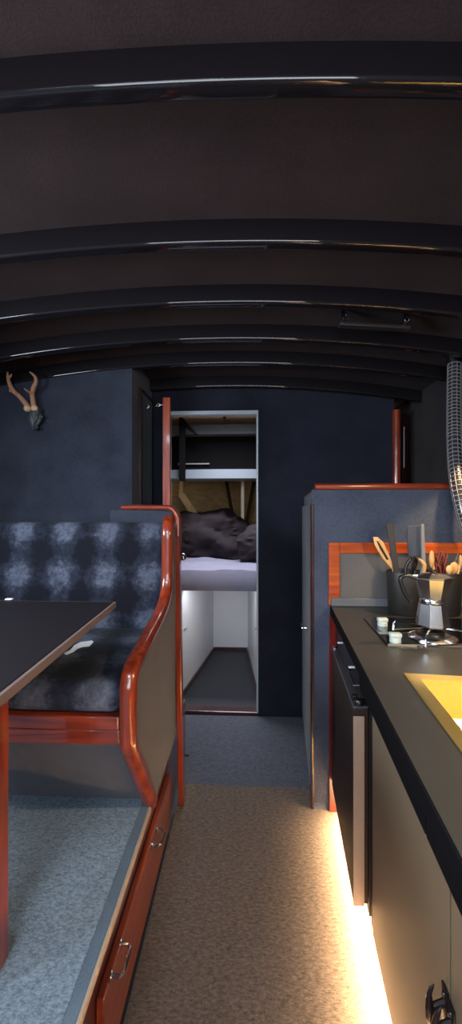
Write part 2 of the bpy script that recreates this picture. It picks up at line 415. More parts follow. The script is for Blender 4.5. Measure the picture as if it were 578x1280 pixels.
# ---------------------------------------------------------------- bow cabin
bow = Vector((-.17, 4.42, 0))
def bowwall(name, x0, label):
    bm = B(); n = 14
    lo = [(x0 * .82, 2.43, 0), (bow.x, bow.y, 0)]; hi = [(x0, 2.43, 2.0), (bow.x, bow.y + .05, 2.0)]
    s = -1 if x0 < 0 else 1
    p = [lo[0], lo[1], (lo[1][0] + .05 * s, lo[1][1] + .05, 0), (lo[0][0] + .06 * s, lo[0][1], 0),
         hi[0], hi[1], (hi[1][0] + .05 * s, hi[1][1] + .05, 2.0), (hi[0][0] + .06 * s, hi[0][1], 2.0)]
    hexa(bm, p)
    return struct(name, bm, PLANK, label, 'wall')
bowwall('wall_bow_left', -1.25, 'tan wooden planking on the left of the bow cabin')
bowwall('wall_bow_right', .76, 'tan wooden planking on the right of the bow cabin')
CZC = U(270, 519, Y=2.9).z
HY0, HY1, HX0, HX1 = 2.52, 2.88, -.5, .15
bm = B(); wall_rect_hole  # ceiling with a hatch opening, in four strips
for a, b in (((-1.4, 2.43), (1.1, HY0)), ((-1.4, HY1), (1.1, 4.5)), ((-1.4, HY0), (HX0, HY1)), ((HX1, HY0), (1.1, HY1))):
    box(bm, (a[0], a[1], CZC), (b[0], b[1], CZC + .03))
struct('ceiling_bow', bm, wood('ceiling_boards', (206, 172, 132), (236, 204, 164), rough=.5, coat=.2, stretch=(1.2, 12, 12)), 'pale wooden ceiling of the bow cabin', 'ceiling')
# painted beam under that ceiling
t0 = U(270, 530, Y=3.0).z; t1 = U(270, 543, Y=3.0).z
bm = B(); box(bm, (-.95, 3.0, t1), (.62, 3.05, t0), .006)
tag(obj('cabin_beam', bm, plain('grey_paint', (74, 80, 90), rough=.35)), 'grey painted beam under the bow cabin ceiling', 'beam')
# overhead locker on the shelf
s0 = U(270, 588, Y=3.0).z; s1 = U(270, 598, Y=3.0).z
t = thing('overhead_locker', 'black overhead locker inside the bow cabin on the pale shelf', 'locker', (-.17, 3.1, s0))
bm = B(); box(bm, (-.85, 3.06, s0 + .012), (.52, 3.3, t1 - .004), .004); obj('body', bm, MATT, t)
bm = B(); q = U(262, 579, Y=3.05)
box(bm, (-.56, 3.045, q.z - .01), (q.x, 3.0585, q.z), .002); obj('pull_rail', bm, GREYPL, t)
bm = B(); n = 16; pts = []
for k in range(n + 1):
    x = -.88 + 1.43 * k / n; pts.append((x, 3.0, s0 - .004 + .014 * (1 - ((x + .17) / .72) ** 2)))
pts += [(.55, 3.0, s1), (-.88, 3.0, s1)]
prism(bm, pts, (0, .3, 0)); tag(obj('shelf', bm, plain('shelf_paint', (118, 126, 136), rough=.35)), 'pale grey painted shelf edge crossing above the dark duvet', 'shelf')
# dark board hanging at the left
b0 = U(224, 519, Y=2.95); b1 = U(231.5, 519, Y=2.95); bz = U(228, 601, Y=2.95).z
bm = B(); pts = [(b0.x, 2.95, bz), (b1.x, 2.95, bz), (b1.x, 2.95, b0.z - .09), (b1.x + .075, 2.95, t1 - .005), (b1.x + .095, 2.95, t1 - .005), (b0.x + .025, 2.95, CZC - .003), (b0.x, 2.95, CZC - .003)]
prism(bm, pts, (0, .025, 0)); tag(obj('bracket_board', bm, MATT), 'black upright bracket board hanging at the left of the bow cabin locker', 'board')
# little bolt on the ceiling
c = U(281, 533, Y=2.97); bm = B(); lathe(bm, [(.004, -.06), (.004, -.015), (.012, -.012), (.012, 0)], (c.x, 2.95, CZC), 10)
tag(obj('ceiling_bolt', bm, DARKWOOD), 'small dark peg hanging from the pale bow cabin ceiling', 'peg')
# ribs on the planking
def rib(a, b, w, label, mat=PALEWOOD):
    bm = B(); a = Vector(a); b = Vector(b); sweep(bm, [a, b], [(-w, -.012), (w, -.012), (w, .012), (-w, .012)], (1, 0, 0))
    return tag(obj('hull_rib', bm, mat), label, 'rib', 'ribs on the bow planking')
rib(U(303.5, 598, Y=3.55), U(303.5, 660, Y=3.55), .014, 'upright pale wooden rib right of centre behind the duvet')
rib(U(227, 618, Y=3.28), U(245, 645, Y=3.28), .028, 'slanting pale wooden rib at the left behind the duvet')
rib(U(228, 594, Y=3.29), U(226, 622, Y=3.29), .016, 'short pale wooden rib below the black bracket board')
rib(U(283, 600, Y=3.75), U(293, 655, Y=3.75), .016, 'dark slanting rib left of the upright pale rib', SEAM)
rib(U(318, 600, Y=3.62), U(308, 655, Y=3.62), .016, 'dark slanting rib right of the upright pale rib', SEAM)

# bed base: white boards around the footwell
FL0 = U(228, 870, Z=0); FL1 = U(267, 813, Z=0); FR0 = U(323, 870, Z=0); FR1 = U(310, 813, Z=0)
MZ = U(275, 738, Y=2.60).z
yF = min(FL0.y, 2.60)
def lerpx(a, b, y): return a.x + (b.x - a.x) * (y - a.y) / (b.y - a.y)
t = thing('bed_base', 'white boarded bed base around the dark footwell in the bow cabin', 'bed base', (-.17, 3.0, 0))
yb = (FL1.y + FR1.y) / 2
bm = B(); prism(bm, [(lerpx(FL0, FL1, 2.56), 2.56, 0), (lerpx(FL0, FL1, yb), yb, 0), (lerpx(FL0, FL1, yb) - .02, yb, 0), (lerpx(FL0, FL1, 2.56) - .02, 2.56, 0)], (0, 0, MZ - .004))
lp = obj('side_board', bm, WHITE, t)
bm = B(); prism(bm, [(lerpx(FR0, FR1, 2.56), 2.56, 0), (lerpx(FR0, FR1, yb), yb, 0), (lerpx(FR0, FR1, yb) + .02, yb, 0), (lerpx(FR0, FR1, 2.56) + .02, 2.56, 0)], (0, 0, MZ - .004))
rp_ = obj('side_board', bm, WHITE, t)
bm = B(); box(bm, (lerpx(FL0, FL1, yb) - .02, yb + .001, 0), (lerpx(FR0, FR1, yb) + .02, yb + .02, MZ - .004)); obj('end_board', bm, WHITE, t)
bm = B()
hexa(bm, [(lerpx(FL0, FL1, 2.58) + .001, 2.58, 0), (lerpx(FL0, FL1, 2.58) + .012, 2.58, 0), (lerpx(FL0, FL1, yb) + .012, yb - .001, 0), (lerpx(FL0, FL1, yb) + .001, yb - .001, 0)] + [(p[0], p[1], .03) for p in [(lerpx(FL0, FL1, 2.58) + .001, 2.58), (lerpx(FL0, FL1, 2.58) + .012, 2.58), (lerpx(FL0, FL1, yb) + .012, yb - .001), (lerpx(FL0, FL1, yb) + .001, yb - .001)]])
hexa(bm, [(lerpx(FR0, FR1, 2.58) - .012, 2.58, 0), (lerpx(FR0, FR1, 2.58) - .001, 2.58, 0), (lerpx(FR0, FR1, yb) - .001, yb - .001, 0), (lerpx(FR0, FR1, yb) - .012, yb - .001, 0)] + [(p[0], p[1], .03) for p in [(lerpx(FR0, FR1, 2.58) - .012, 2.58), (lerpx(FR0, FR1, 2.58) - .001, 2.58), (lerpx(FR0, FR1, yb) - .001, yb - .001), (lerpx(FR0, FR1, yb) - .012, yb - .001)]])
box(bm, (lerpx(FL0, FL1, yb) + .013, yb - .012, 0), (lerpx(FR0, FR1, yb) - .013, yb - .0005, .03))
obj('skirting', bm, DARKWOOD, t)
for side, fx, a, b in ((lp, 1, FL0, FL1), (rp_, -1, FR0, FR1)):
    c = U(231 if fx > 0 else 321, 786, Y=2.66); xx = lerpx(a, b, 2.66)
    bm = B(); tube(bm, [(xx + fx * .0005, 2.66, c.z), (xx + fx * .018, 2.66, c.z)], .007, 10); box(bm, (xx + fx * .012 - .005, 2.645, c.z - .004), (xx + fx * .012 + .005, 2.69, c.z + .004), .002)
    obj('latch', bm, STEEL, side)
# mattress
MT = MZ + .135
bm = B(); NXm, NYm = 40, 40
def msurf(i, j, up):
    y = 2.58 + (4.1 - 2.58) * j / NYm; f = (y - 2.43) / 2.0
    xl = -1.0 + .8 * f + .03; xr = .58 - .80 * f - .03
    x = xl + (xr - xl) * i / NXm
    e = min(1, (y - 2.58) / .05); dome = math.sqrt(max(0, 1 - (1 - e) ** 2))
    w = .016 * noise.noise(Vector((x * 4, y * 9, 1))) + .008 * noise.noise(Vector((x * 9 + y * 5, y * 16, 5)))
    return (x, y, (MZ + .05 + .085 * dome + .035 * min(1, max(0, (y - 2.7) / .8)) + w) if up else MZ)
V = {}
for up in (0, 1):
    for i in range(NXm + 1):
        for j in range(NYm + 1): V[up, i, j] = bm.verts.new(msurf(i, j, up))
for i in range(NXm):
    for j in range(NYm):
        bm.faces.new((V[1, i, j], V[1, i + 1, j], V[1, i + 1, j + 1], V[1, i, j + 1])); bm.faces.new((V[0, i, j], V[0, i, j + 1], V[0, i + 1, j + 1], V[0, i + 1, j]))
for i in range(NXm):
    for j in (0, NYm): bm.faces.new((V[0, i, j], V[0, i + 1, j], V[1, i + 1, j], V[1, i, j]))
for j in range(NYm):
    for i in (0, NXm): bm.faces.new((V[0, i, j], V[0, i, j + 1], V[1, i, j + 1], V[1, i, j]))
tag(obj('mattress', bm, SHEET, smooth=True), 'mattress under a rumpled pale lilac sheet in the bow cabin', 'mattress')
def lump(name, label, cat, c, sx, sy, sz, seed, mat, fold=.05, tilt=0):
    bm = B(); bmesh.ops.create_icosphere(bm, subdivisions=5, radius=1)
    for v in bm.verts:
        n = v.co.normalized(); q = Vector((abs(n.x) ** .75 * (1 if n.x > 0 else -1), abs(n.y) ** .8 * (1 if n.y > 0 else -1), abs(n.z) ** .8 * (1 if n.z > 0 else -1)))
        p = Vector((q.x * sx, q.y * sy, q.z * sz))
        w = noise.noise(Vector((p.x * 4 + seed, p.y * 4, p.z * 9 + p.x * 3))); w2 = 1 - abs(noise.noise(Vector((p.x * 6 + p.z * 5, p.y * 6 + seed, p.z * 12 - p.x * 8)))) * 2
        p += n * (.012 * (1 - 2 * abs(noise.noise(Vector((p.x * 9 + p.z * 14, p.y * 10 + seed * 2, p.z * 26 - p.x * 10)))))) + n * (fold * w + fold * .55 * w2 * (0.4 + .6 * abs(n.z)))
        p.z = max(p.z, -sz * .72)
        v.co = p
    xform(bm, Matrix.Translation(c) @ Matrix.Rotation(tilt, 4, 'Y'))
    return tag(obj(name, bm, mat, smooth=True), label, cat)
zb = MT + .04
c = U(262, 668, Y=3.28)
lump('duvet', 'crumpled dark aubergine duvet heaped on the lilac sheet', 'duvet', (c.x + .02, 3.30, zb + .135), .32, .19, .205, 3, DUVET, .06, .10)
c = U(318, 675, Y=3.1)
lump('pillow', 'dark aubergine pillow slumped at the right end of the duvet', 'pillow', (c.x + .085, 3.02, zb + .095), .20, .10, .145, 9, DUVET, .04, -.05)

# ---------------------------------------------------------------- dinette platform on the left
PB0 = U(228, 1005, Z=0).x
t = thing('dinette_platform', 'raised platform on the left covered in blue grey carpet, with a long drawer', 'platform', (-.8, .7, 0))
bm = B(); box(bm, (XL + .002, -.6, 0), (PX - .012, 1.965, PZ - .014)); obj('body', bm, DARKWOOD, t)
bm = B(); box(bm, (XL + .002, -.6, PZ - .0139), (PX - .033, 1.6, PZ), .003); obj('carpet_top', bm, CARPET_B, t)
bm = B(); box(bm, (PX - .0329, -.6, PZ - .0139), (PX - .0065, 1.6, PZ + .001), .002); obj('carpet_binding', bm, BINDING, t)
bm = B(); box(bm, (PX - .0064, -.6, PZ - .018), (PX, 1.62, PZ + .003), .0015); obj('edge_strip', bm, BEIGE, t)
dxn = PX + .006
ya = U(130, 1228, X=dxn).y; yb2 = U(214, 985, X=dxn).y; zdt = (U(130, 1228, X=dxn).z + U(212, 985, X=dxn).z) / 2
bm = B(); box(bm, (PX - .0115, ya, .035), (dxn, yb2, zdt), .003); dr = obj('drawer', bm, MAHOG_Y, t)
for (pa, pb) in (((205, 1036), (202, 1058)), ((166, 1178), (152, 1222))):
    hm = U((pa[0] + pb[0]) / 2, (pa[1] + pb[1]) / 2, X=dxn + .027); yy, zz = hm.y, hm.z
    bm = B(); tube(bm, [(dxn - .001, yy - .032, zz), (dxn + .02, yy - .032, zz), (dxn + .027, yy - .024, zz), (dxn + .027, yy + .024, zz), (dxn + .02, yy + .032, zz), (dxn - .001, yy + .032, zz)], .0042, 8)
    for e in (-.032, .032): 
        box(bm, (dxn + .0002, yy + e - .008, zz - .008), (dxn + .003, yy + e + .008, zz + .008), .001)
    obj('handle', bm, STEEL, dr, smooth=True)

# ---------------------------------------------------------------- bench (faces the viewer)
t = thing('dinette_bench', 'built in bench with plaid cushions and curved mahogany arm facing the table', 'bench', (-.85, 1.4, PZ))
AX = -.318; AW = .022
PATH = [(161, 930), (160.5, 880), (161, 855), (166, 833), (183, 800), (198, 772), (206, 750), (209, 728), (209.5, 700), (209.5, 668)]
ap = [U(a, b, X=AX) for a, b in PATH]
yS = ap[0].y                                            # front of the seat
zr0 = U(80, 930, Y=yS).z; zr1 = U(80, 911.5, Y=yS).z; zr2 = U(80, 893, Y=yS).z
foot = U(189, 1002, X=AX)
# end panel (felt)
xa, xb = AX - .012, AX + .012
YE = 1.615
pl = [(xa, p.y + .012, p.z) for p in ap] + [(xa, YE, ap[-1].z + .04), (xa, YE, PZ + .001), (xa, foot.y + .01, PZ + .001)]
bm = B(); prism(bm, pl, (xb - xa, 0, 0)); obj('end_panel', bm, felt('charcoal_felt', (58, 54, 58), (78, 74, 78)), t)
# curved arm: rounded mahogany moulding
def rrect(w, h, r, n=5):
    out = []
    for cx, cy, a0 in ((w - r, h - r, 0), (-w + r, h - r, 90), (-w + r, -h + r, 180), (w - r, -h + r, 270)):
        for k in range(n + 1):
            a = math.radians(a0 + 90 * k / n); out.append((cx + r * math.cos(a), cy + r * math.sin(a)))
    return out
bm = B(); sp_ = smooth_path([foot + Vector((0, -.004, .002))] + ap[:1], 1) + smooth_path(ap, 8)[1:]
sp_.append(ap[-1] + Vector((0, .012, .035))); sp_.append(ap[-1] + Vector((0, .035, .06)))
sweep(bm, sp_, rrect(AW, .021, .017), (1, 0, 0))
obj('arm', bm, MAHOG, t, smooth=True)
# rails under the seat cushion
bm = B(); box(bm, (XL + .005, yS - .008, zr1 + .003), (AX - .024, yS + .02, zr2), .004)
obj('seat_rail', bm, MAHOG_X, t)
bm = B(); box(bm, (XL + .005, yS - .002, zr0), (AX - .024, yS + .022, zr1 + .001), .004)
obj('seat_rail', bm, MAHOG_X, t)
# raking base
bm = B(); prism(bm, [(XL + .005, yS + .012, zr0 + .002), (XL + .005, foot.y, PZ + .001), (XL + .005, 1.6, PZ + .001), (XL + .005, 1.6, zr2 - .01), (XL + .005, yS + .024, zr2 - .01), (XL + .005, yS + .024, zr0 + .002)], (AX - .014 - XL - .005, 0, 0))
obj('base', bm, FELT_NAVY, t)
# cushions
CZ1 = zr2 + .085
def cushion(bm, a, b, bev, amp, seed):
    x0, y0, z0 = a; x1, y1, z1 = b
    box(bm, a, b, bev, 4)
    bmesh.ops.subdivide_edges(bm, edges=[e for e in bm.edges if e.calc_length() > .12], cuts=14, use_grid_fill=True)
bm = B(); cushion(bm, (XL + .01, yS - .004, zr2 + .001), (AX - .026, 1.60, CZ1), .028, 0, 0)
obj('seat_cushion', bm, PLAID_S, t, smooth=True)
BT = U(80, 652, Y=1.72).z
bm = B()
yb0, yb1 = 1.50, 1.64
hexa(bm, [(XL + .01, yb0, CZ1 - .01), (AX - .027, yb0, CZ1 - .01), (AX - .027, 1.60, CZ1 - .01), (XL + .01, 1.60, CZ1 - .01), (XL + .01, 1.60, BT), (AX - .027, 1.60, BT), (AX - .027, 1.66, BT), (XL + .01, 1.66, BT)], .022)
obj('back_cushion', bm, PLAID_B, t, smooth=True)
# back board and its rail
rt = U(180, 630.5, Y=1.66).z; rb = U(180, 638, Y=1.66).z
xl = U(156, 634, Y=1.70).x
bm = B(); box(bm, (XL + .01, 1.662, PZ + .002), (WX - .002, 1.962, BT - .02)); box(bm, (WX - .002, 1.662, PZ + .002), (-.331, 1.70, rb + .001)); obj('back_board', bm, FELT_NAVY, t)
xe = U(222.5, 660, Y=1.64).x
cr = .05
pth = [(xl, 1.68, (rt + rb) / 2), (xl + .06, 1.68, (rt + rb) / 2 + .001), (xe - cr - .02, 1.67, (rt + rb) / 2)]
for k in range(1, 7):
    a = math.pi / 2 * k / 6; pth.append((xe - cr + cr * math.sin(a), 1.665, (rt + rb) / 2 - cr * 1.3 * (1 - math.cos(a))))
pth += [(xe, 1.65, U(222, 690, Y=1.64).z)]
bm = B(); sweep(bm, [Vector(p) for p in pth], rrect(.030, .011, .009, 3), (0, 1, 0)); obj('top_rail', bm, MAHOG_X, t, smooth=True)
s0_ = U(222.5, 669, Y=1.63); s1_ = U(229, 1008, Y=1.63)
bm = B()
hexa(bm, [(s1_.x - .018, 1.616, .013), (s1_.x + .004, 1.616, .013), (s1_.x + .004, 1.66, .013), (s1_.x - .018, 1.66, .013), (s0_.x - .018, 1.616, s0_.z), (s0_.x + .008, 1.616, s0_.z), (s0_.x + .008, 1.66, s0_.z), (s0_.x - .018, 1.66, s0_.z)], .004)
obj('corner_strip', bm, MAHOG, t)
# flat white patch with an irregular outline
def scrap(pts, Z, label, seed):
    bm = B(); P = [U(a, b, Z=Z) for a, b in pts]
    prism(bm, [(p.x, p.y, Z) for p in P], (0, 0, .0015)); return tag(obj('white_patch', bm, MATTWHITE), label, 'paper scrap')
scrap([(80, 817), (88, 813), (93, 807), (101, 803), (115, 801), (117, 803), (112, 808), (103, 809), (97, 811), (92, 815), (83, 819)], CZ1 + .0008, 'irregular white patch on the plaid seat cushion', 1)

# ---------------------------------------------------------------- table
TZ = .985
a = U(143, 752, Z=TZ); b = U(0, 866, Z=TZ)
dirv = (b - a); e = a + dirv * 1.04
t = thing('dinette_table', 'black topped table standing on a mahogany leg at the left', 'table', (-.8, .8, PZ))
bm = B(); prism(bm, [(a.x - .003, a.y - .003, TZ), (e.x - .003, e.y, TZ), (-1.38, e.y, TZ), (-1.38, a.y - .003, TZ)], (0, 0, -.016), .001); obj('table_top', bm, TABLE, t)
bm = B(); prism(bm, [(a.x + .004, a.y + .004, TZ - .0015), (e.x + .004, e.y, TZ - .0015), (e.x - .0029, e.y, TZ - .0015), (a.x - .0029, a.y - .0029, TZ - .0015), (-1.38, a.y - .0029, TZ - .0015), (-1.38, a.y + .004, TZ - .0015)], (0, 0, -.0165)); obj('edging', bm, TABLEE, t)
lx = U(12, 1000, Y=.80).x
bm = B(); box(bm, (lx - .085, .735, PZ + .001), (lx, .80, TZ - .0185), .006, 3); obj('leg', bm, MAHOG, t)
c = U(15, 748.5, Z=TZ); bm = B(); box(bm, (c.x - .010, c.y - .02, TZ + .0005), (c.x + .010, c.y - .008, TZ + .004), .001)
tag(obj('white_patch', bm, MATTWHITE), 'tiny white scrap on the far edge of the black table', 'paper scrap')

# ---------------------------------------------------------------- antlers
t = thing('antler_mount', 'small pair of deer antlers mounted on the navy felt wall', 'antlers', U(42, 525, Y=1.96))
def A(px, py, dy=0): return U(px, py, Y=1.93 - dy)
bm = B()
tube(bm, [A(36, 510), A(31, 503), A(24, 495), A(17, 489, .02), A(12, 480, .03), A(10, 471, .03), A(9.5, 465, .03)], [.015, .014, .012, .012, .010, .008, .004], 10, 4)
tube(bm, [A(16, 490, .02), A(13, 489, .035), A(11.5, 486, .04)], [.008, .006, .002], 8, 2)
tube(bm, [A(10.5, 474, .03), A(13.5, 470, .045), A(14.5, 467, .05)], [.006, .005, .002], 8, 2)
obj('left_antler', bm, BONE, t, smooth=True)
bm = B()
tube(bm, [A(42.5, 508), A(41.5, 501), A(40.5, 493), A(42, 485, .02), A(45, 478, .03), A(44, 471, .03), A(37.5, 465, .03)], [.015, .013, .012, .012, .010, .008, .004], 10, 4)
tube(bm, [A(39.5, 492, .01), A(34, 488.5, .035), A(30, 485.5, .05)], [.007, .005, .002], 8, 2)
obj('right_antler', bm, BONE, t, smooth=True)
bm = B()
for px in (34.5, 43.5):
    p = A(px, 510.5); q = [tuple(v) for v in ()]
    r = bmesh.ops.create_icosphere(bm, subdivisions=3, radius=.018, matrix=Matrix.Translation(p))
for v in bm.verts: v.co += v.co.normalized() * .004 * noise.noise(v.co * 90)
obj('burr', bm, PALEBONE, t, smooth=True)
bm = B(); c = U(44, 524, Y=1.94)
bmesh.ops.create_icosphere(bm, subdivisions=4, radius=1)
for v in bm.verts:
    n = v.co.copy(); wz = n.z
    w = .036 * (1 - max(0, -wz) ** 1.3 * .6)
    v.co = Vector((n.x * w, n.y * .026, wz * .062)) + Vector((0, 0, 0))
    v.co += n * .008 * noise.noise(Vector((n.x * 2.2, n.y * 2, n.z * 2.5)))
xform(bm, Matrix.Translation((c.x, 1.943, c.z + .004)) @ Matrix.Rotation(.12, 4, 'Y'))
p = U(51, 521.5, Y=1.93); tube(bm, [p + Vector((-.012, .004, 0)), p + Vector((.012, 0, .003))], [.008, .004], 8)
tube(bm, [U(45, 534, Y=1.93), U(46, 538, Y=1.945)], [.012, .004], 8)
obj('skull', bm, SKULL, t, smooth=True)

# ---------------------------------------------------------------- half height locker at the end of the galley
LX0 = U(390.5, 800, Y=YP).x; LX1 = U(378, 800, Y=YB).x
LZ = U(480, 612, Y=YP).z; LZT = U(480, 604, Y=YP - .01).z
GX = U(412, 850, Y=YP).x
t = thing('half_height_locker', 'slate felt locker with mahogany cap standing between galley and bulkhead', 'locker', (.6, 2.0, 0))
bm = B(); prism(bm, [(LX0 + .012, YP + .004, .013), (XR - .002, YP + .004, .013), (XR - .002, YB - .002, .013), (LX1 + .012, YB - .002, .013)], (0, 0, LZ - .014)); obj('body', bm, FELT_BULK, t)
bm = B(); box(bm, (LX0, YP, .013), (XR - .002, YP + .0035, LZ - .0005)); obj('front_panel', bm, FELT_GREY, t)
bm = B(); xc0 = U(394.5, 608, Y=YP).x
path = [Vector((xc0, YP + .008, (LZ + LZT) / 2)), Vector((XR - .003, YP + .008, (LZ + LZT) / 2))]
sweep(bm, path, rrect(.02, (LZT - LZ) / 2, .0095), (0, 1, 0)); prism(bm, [(LX0 + .014, YP + .02, LZ + .001), (XR - .003, YP + .02, LZ + .001), (XR - .003, YB - .04, LZ + .001), (LX1 + .014, YB - .04, LZ + .001)], (0, 0, .011))
obj('cap_rail', bm, MAHOG_X, t, smooth=True)
# its door on the gangway side
def lside(y): return LX0 + (LX1 - LX0) * (y - YP) / (YB - YP)
bm = B(); y0, y1 = YP + .03, YB - .05; zt = U(390, 630, Y=YP).z
prism(bm, [(lside(y0) + .0115, y0, .06), (lside(y1) + .0115, y1, .06), (lside(y1) - .003, y1, .06), (lside(y0) - .003, y0, .06)], (0, 0, zt - .06)); ld = obj('locker_door', bm, FELT_BULK, t)
hp = U(384, 780, Y=1.86); xx = lside(1.80) - .0035
bm = B(); tube(bm, [(xx + .003, 1.80, hp.z), (xx - .022, 1.80, hp.z), (xx - .026, 1.80, hp.z - .002), (xx - .026, 1.88, hp.z - .005)], .005, 8)
obj('door_handle', bm, STEEL, ld, smooth=True)
bm = B(); box(bm, (LX0 - .003, YP - .003, .013), (LX0 + .007, YP + .0295, U(390, 630, Y=YP).z), .002); obj('corner_trim', bm, DARKWOOD, t)
# mahogany frame round the grey splash panel
fz = U(480, 678.5, Y=YP - .012).z; fi = U(480, 692, Y=YP - .012).z
fx0 = U(411.5, 720, Y=YP - .012).x; fx1 = U(425, 720, Y=YP - .012).x
CZ = .864
bm = B(); box(bm, (fx0, YP - .014, CZ + .001), (fx1, YP - .0005, fz), .003); box(bm, (fx1 + .0003, YP - .014, fi), (XR - .003, YP - .0005, fz), .003); obj('splash_frame', bm, MAHOG_O, t)
bm = B(); box(bm, (fx1 + .0003, YP - .006, CZ + .001), (XR - .003, YP - .0005, fi - .0003)); obj('splash_panel', bm, GREYP, t)

# ---------------------------------------------------------------- galley
cA = U(414.5, 758, Z=CZ); cB = U(578, 1072, Z=CZ)
gs = (cA.x - cB.x) / (cA.y - cB.y)
def G(y, off=0): return cA.x + gs * (y - cA.y) + off
YG0 = -.3; YGE = YP - .0155
# worktop with the sink hole
sk0 = U(505, 843, Z=CZ); sk1 = U(578, 942, Z=CZ); sdir = (sk1 - sk0).normalized(); sn = Vector((-sdir.y, sdir.x, 0))
if sn.x < 0: sn = -sn
SL, SW = .46, .42
def sp2(a, b, z): v = sk0 + sdir * a + sn * b; return Vector((v.x, v.y, z))
bm = B(); TK = .032
outer = [Vector((G(YGE), YGE, CZ)), Vector((G(YG0), YG0, CZ)), Vector((XR - .003, YG0, CZ)), Vector((XR - .003, YGE, CZ))]
inner = [sp2(.012, .012, CZ), sp2(SL - .012, .012, CZ), sp2(SL - .012, SW - .012, CZ), sp2(.012, SW - .012, CZ)]
ot = [bm.verts.new(p) for p in outer]; it = [bm.verts.new(p) for p in inner]
ob = [bm.verts.new(p - Vector((0, 0, TK))) for p in outer]; ib = [bm.verts.new(p - Vector((0, 0, TK))) for p in inner]
for k in range(4):
    j = (k + 1) % 4
    bm.faces.new((ot[k], ot[j], it[j], it[k])); bm.faces.new((ob[k], ib[k], ib[j], ob[j]))
    bm.faces.new((ot[k], ob[k], ob[j], ot[j])); bm.faces.new((it[k], it[j], ib[j], ib[k]))
wt = thing('worktop', 'long dark grey galley worktop around the sink and hob', 'worktop', (.6, .7, CZ - TK))
obj('slab', bm, COUNTER, wt)
bm = B(); q = U(480, 748, Y=YP - .02)
box(bm, (fx0 + .008, YP - .027, CZ + .001), (XR - .003, YP - .0145, q.z), .002)
tag(obj('upstand', bm, plain('grey_upstand', (92, 92, 96), rough=.5)), 'low grey upstand strip at the far end of the worktop', 'upstand')
# sink
t = thing('sink', 'square brass coloured sink let into the galley worktop', 'sink', sp2(SL / 2, SW / 2, CZ - .16))
bm = B(); RW = .028
ro = [sp2(0, 0, CZ + .0035), sp2(SL, 0, CZ + .0035), sp2(SL, SW, CZ + .0035), sp2(0, SW, CZ + .0035)]
ri = [sp2(RW, RW, CZ + .0035), sp2(SL - RW, RW, CZ + .0035), sp2(SL - RW, SW - RW, CZ + .0035), sp2(RW, SW - RW, CZ + .0035)]
vo = [bm.verts.new(p) for p in ro]; vi = [bm.verts.new(p) for p in ri]
vo2 = [bm.verts.new(p - Vector((0, 0, .003))) for p in ro]; vi2 = [bm.verts.new(p - Vector((0, 0, .006))) for p in ri]
for k in range(4):
    j = (k + 1) % 4
    bm.faces.new((vo[k], vo[j], vi[j], vi[k])); bm.faces.new((vo2[k], vi2[k], vi2[j], vo2[j])); bm.faces.new((vo[k], vo2[k], vo2[j], vo[j])); bm.faces.new((vi[k], vi[j], vi2[j], vi2[k]))
obj('rim', bm, GOLD, t)
bm = B(); i0, dep = RW + .0005, .10
def ring(ins, z): return [bm.verts.new(sp2(a, b, z)) for a, b in ((ins, ins), (SL - ins, ins), (SL - ins, SW - ins), (ins, SW - ins))]
rr = [ring(i0, CZ + .002), ring(i0 + .006, CZ - dep + .02), ring(i0 + .025, CZ - dep), ring(.2, CZ - dep - .004)]
for a, b in zip(rr, rr[1:]):
    for k in range(4): bm.faces.new((a[k], a[(k + 1) % 4], b[(k + 1) % 4], b[k]))
bm.faces.new(rr[-1])
ro2 = [ring(i0 - .003, CZ - .001), ring(i0 + .003, CZ - dep + .018), ring(i0 + .022, CZ - dep - .004), ring(.19, CZ - dep - .008)]
for a, b in zip(ro2, ro2[1:]):
    for k in range(4): bm.faces.new((a[k], b[k], b[(k + 1) % 4], a[(k + 1) % 4]))
bm.faces.new(list(reversed(ro2[-1])))
for k in range(4): bm.faces.new((rr[0][k], ro2[0][k], ro2[0][(k + 1) % 4], rr[0][(k + 1) % 4]))
obj('bowl', bm, GOLD, t)

# (edging of the worktop is added below, once its slab helper exists)
# cabinets under the worktop
def slab(bm, y0, y1, o0, o1, z0, z1, bev=0):
    hexa(bm, [(G(y0, o0), y0, z0), (G(y0, o1), y0, z0), (G(y1, o1), y1, z0), (G(y1, o0), y1, z0), (G(y0, o0), y0, z1), (G(y0, o1), y0, z1), (G(y1, o1), y1, z1), (G(y1, o0), y1, z1)], bev)
def yface(px, off, far=False):
    u = (px - 289) / F; k = (u * CT - ST) / (u * ST + CT)       # X = k*Y along the pixel's column
    return (cA.x - gs * cA.y + off) / (k - gs)
OF = .045
bm = B(); slab(bm, YG0, YGE, -.004, -.0002, CZ - .034, CZ - .001, .0015); obj('edging', bm, MATT, wt, label='matt black edging')
yF0 = yface(442.5, .002); yF1 = YP - .03
yD0 = yface(465.5, OF); ySeam = yface(562.5, OF)
ztopF = .69; zbotF = .135; zcab = .10
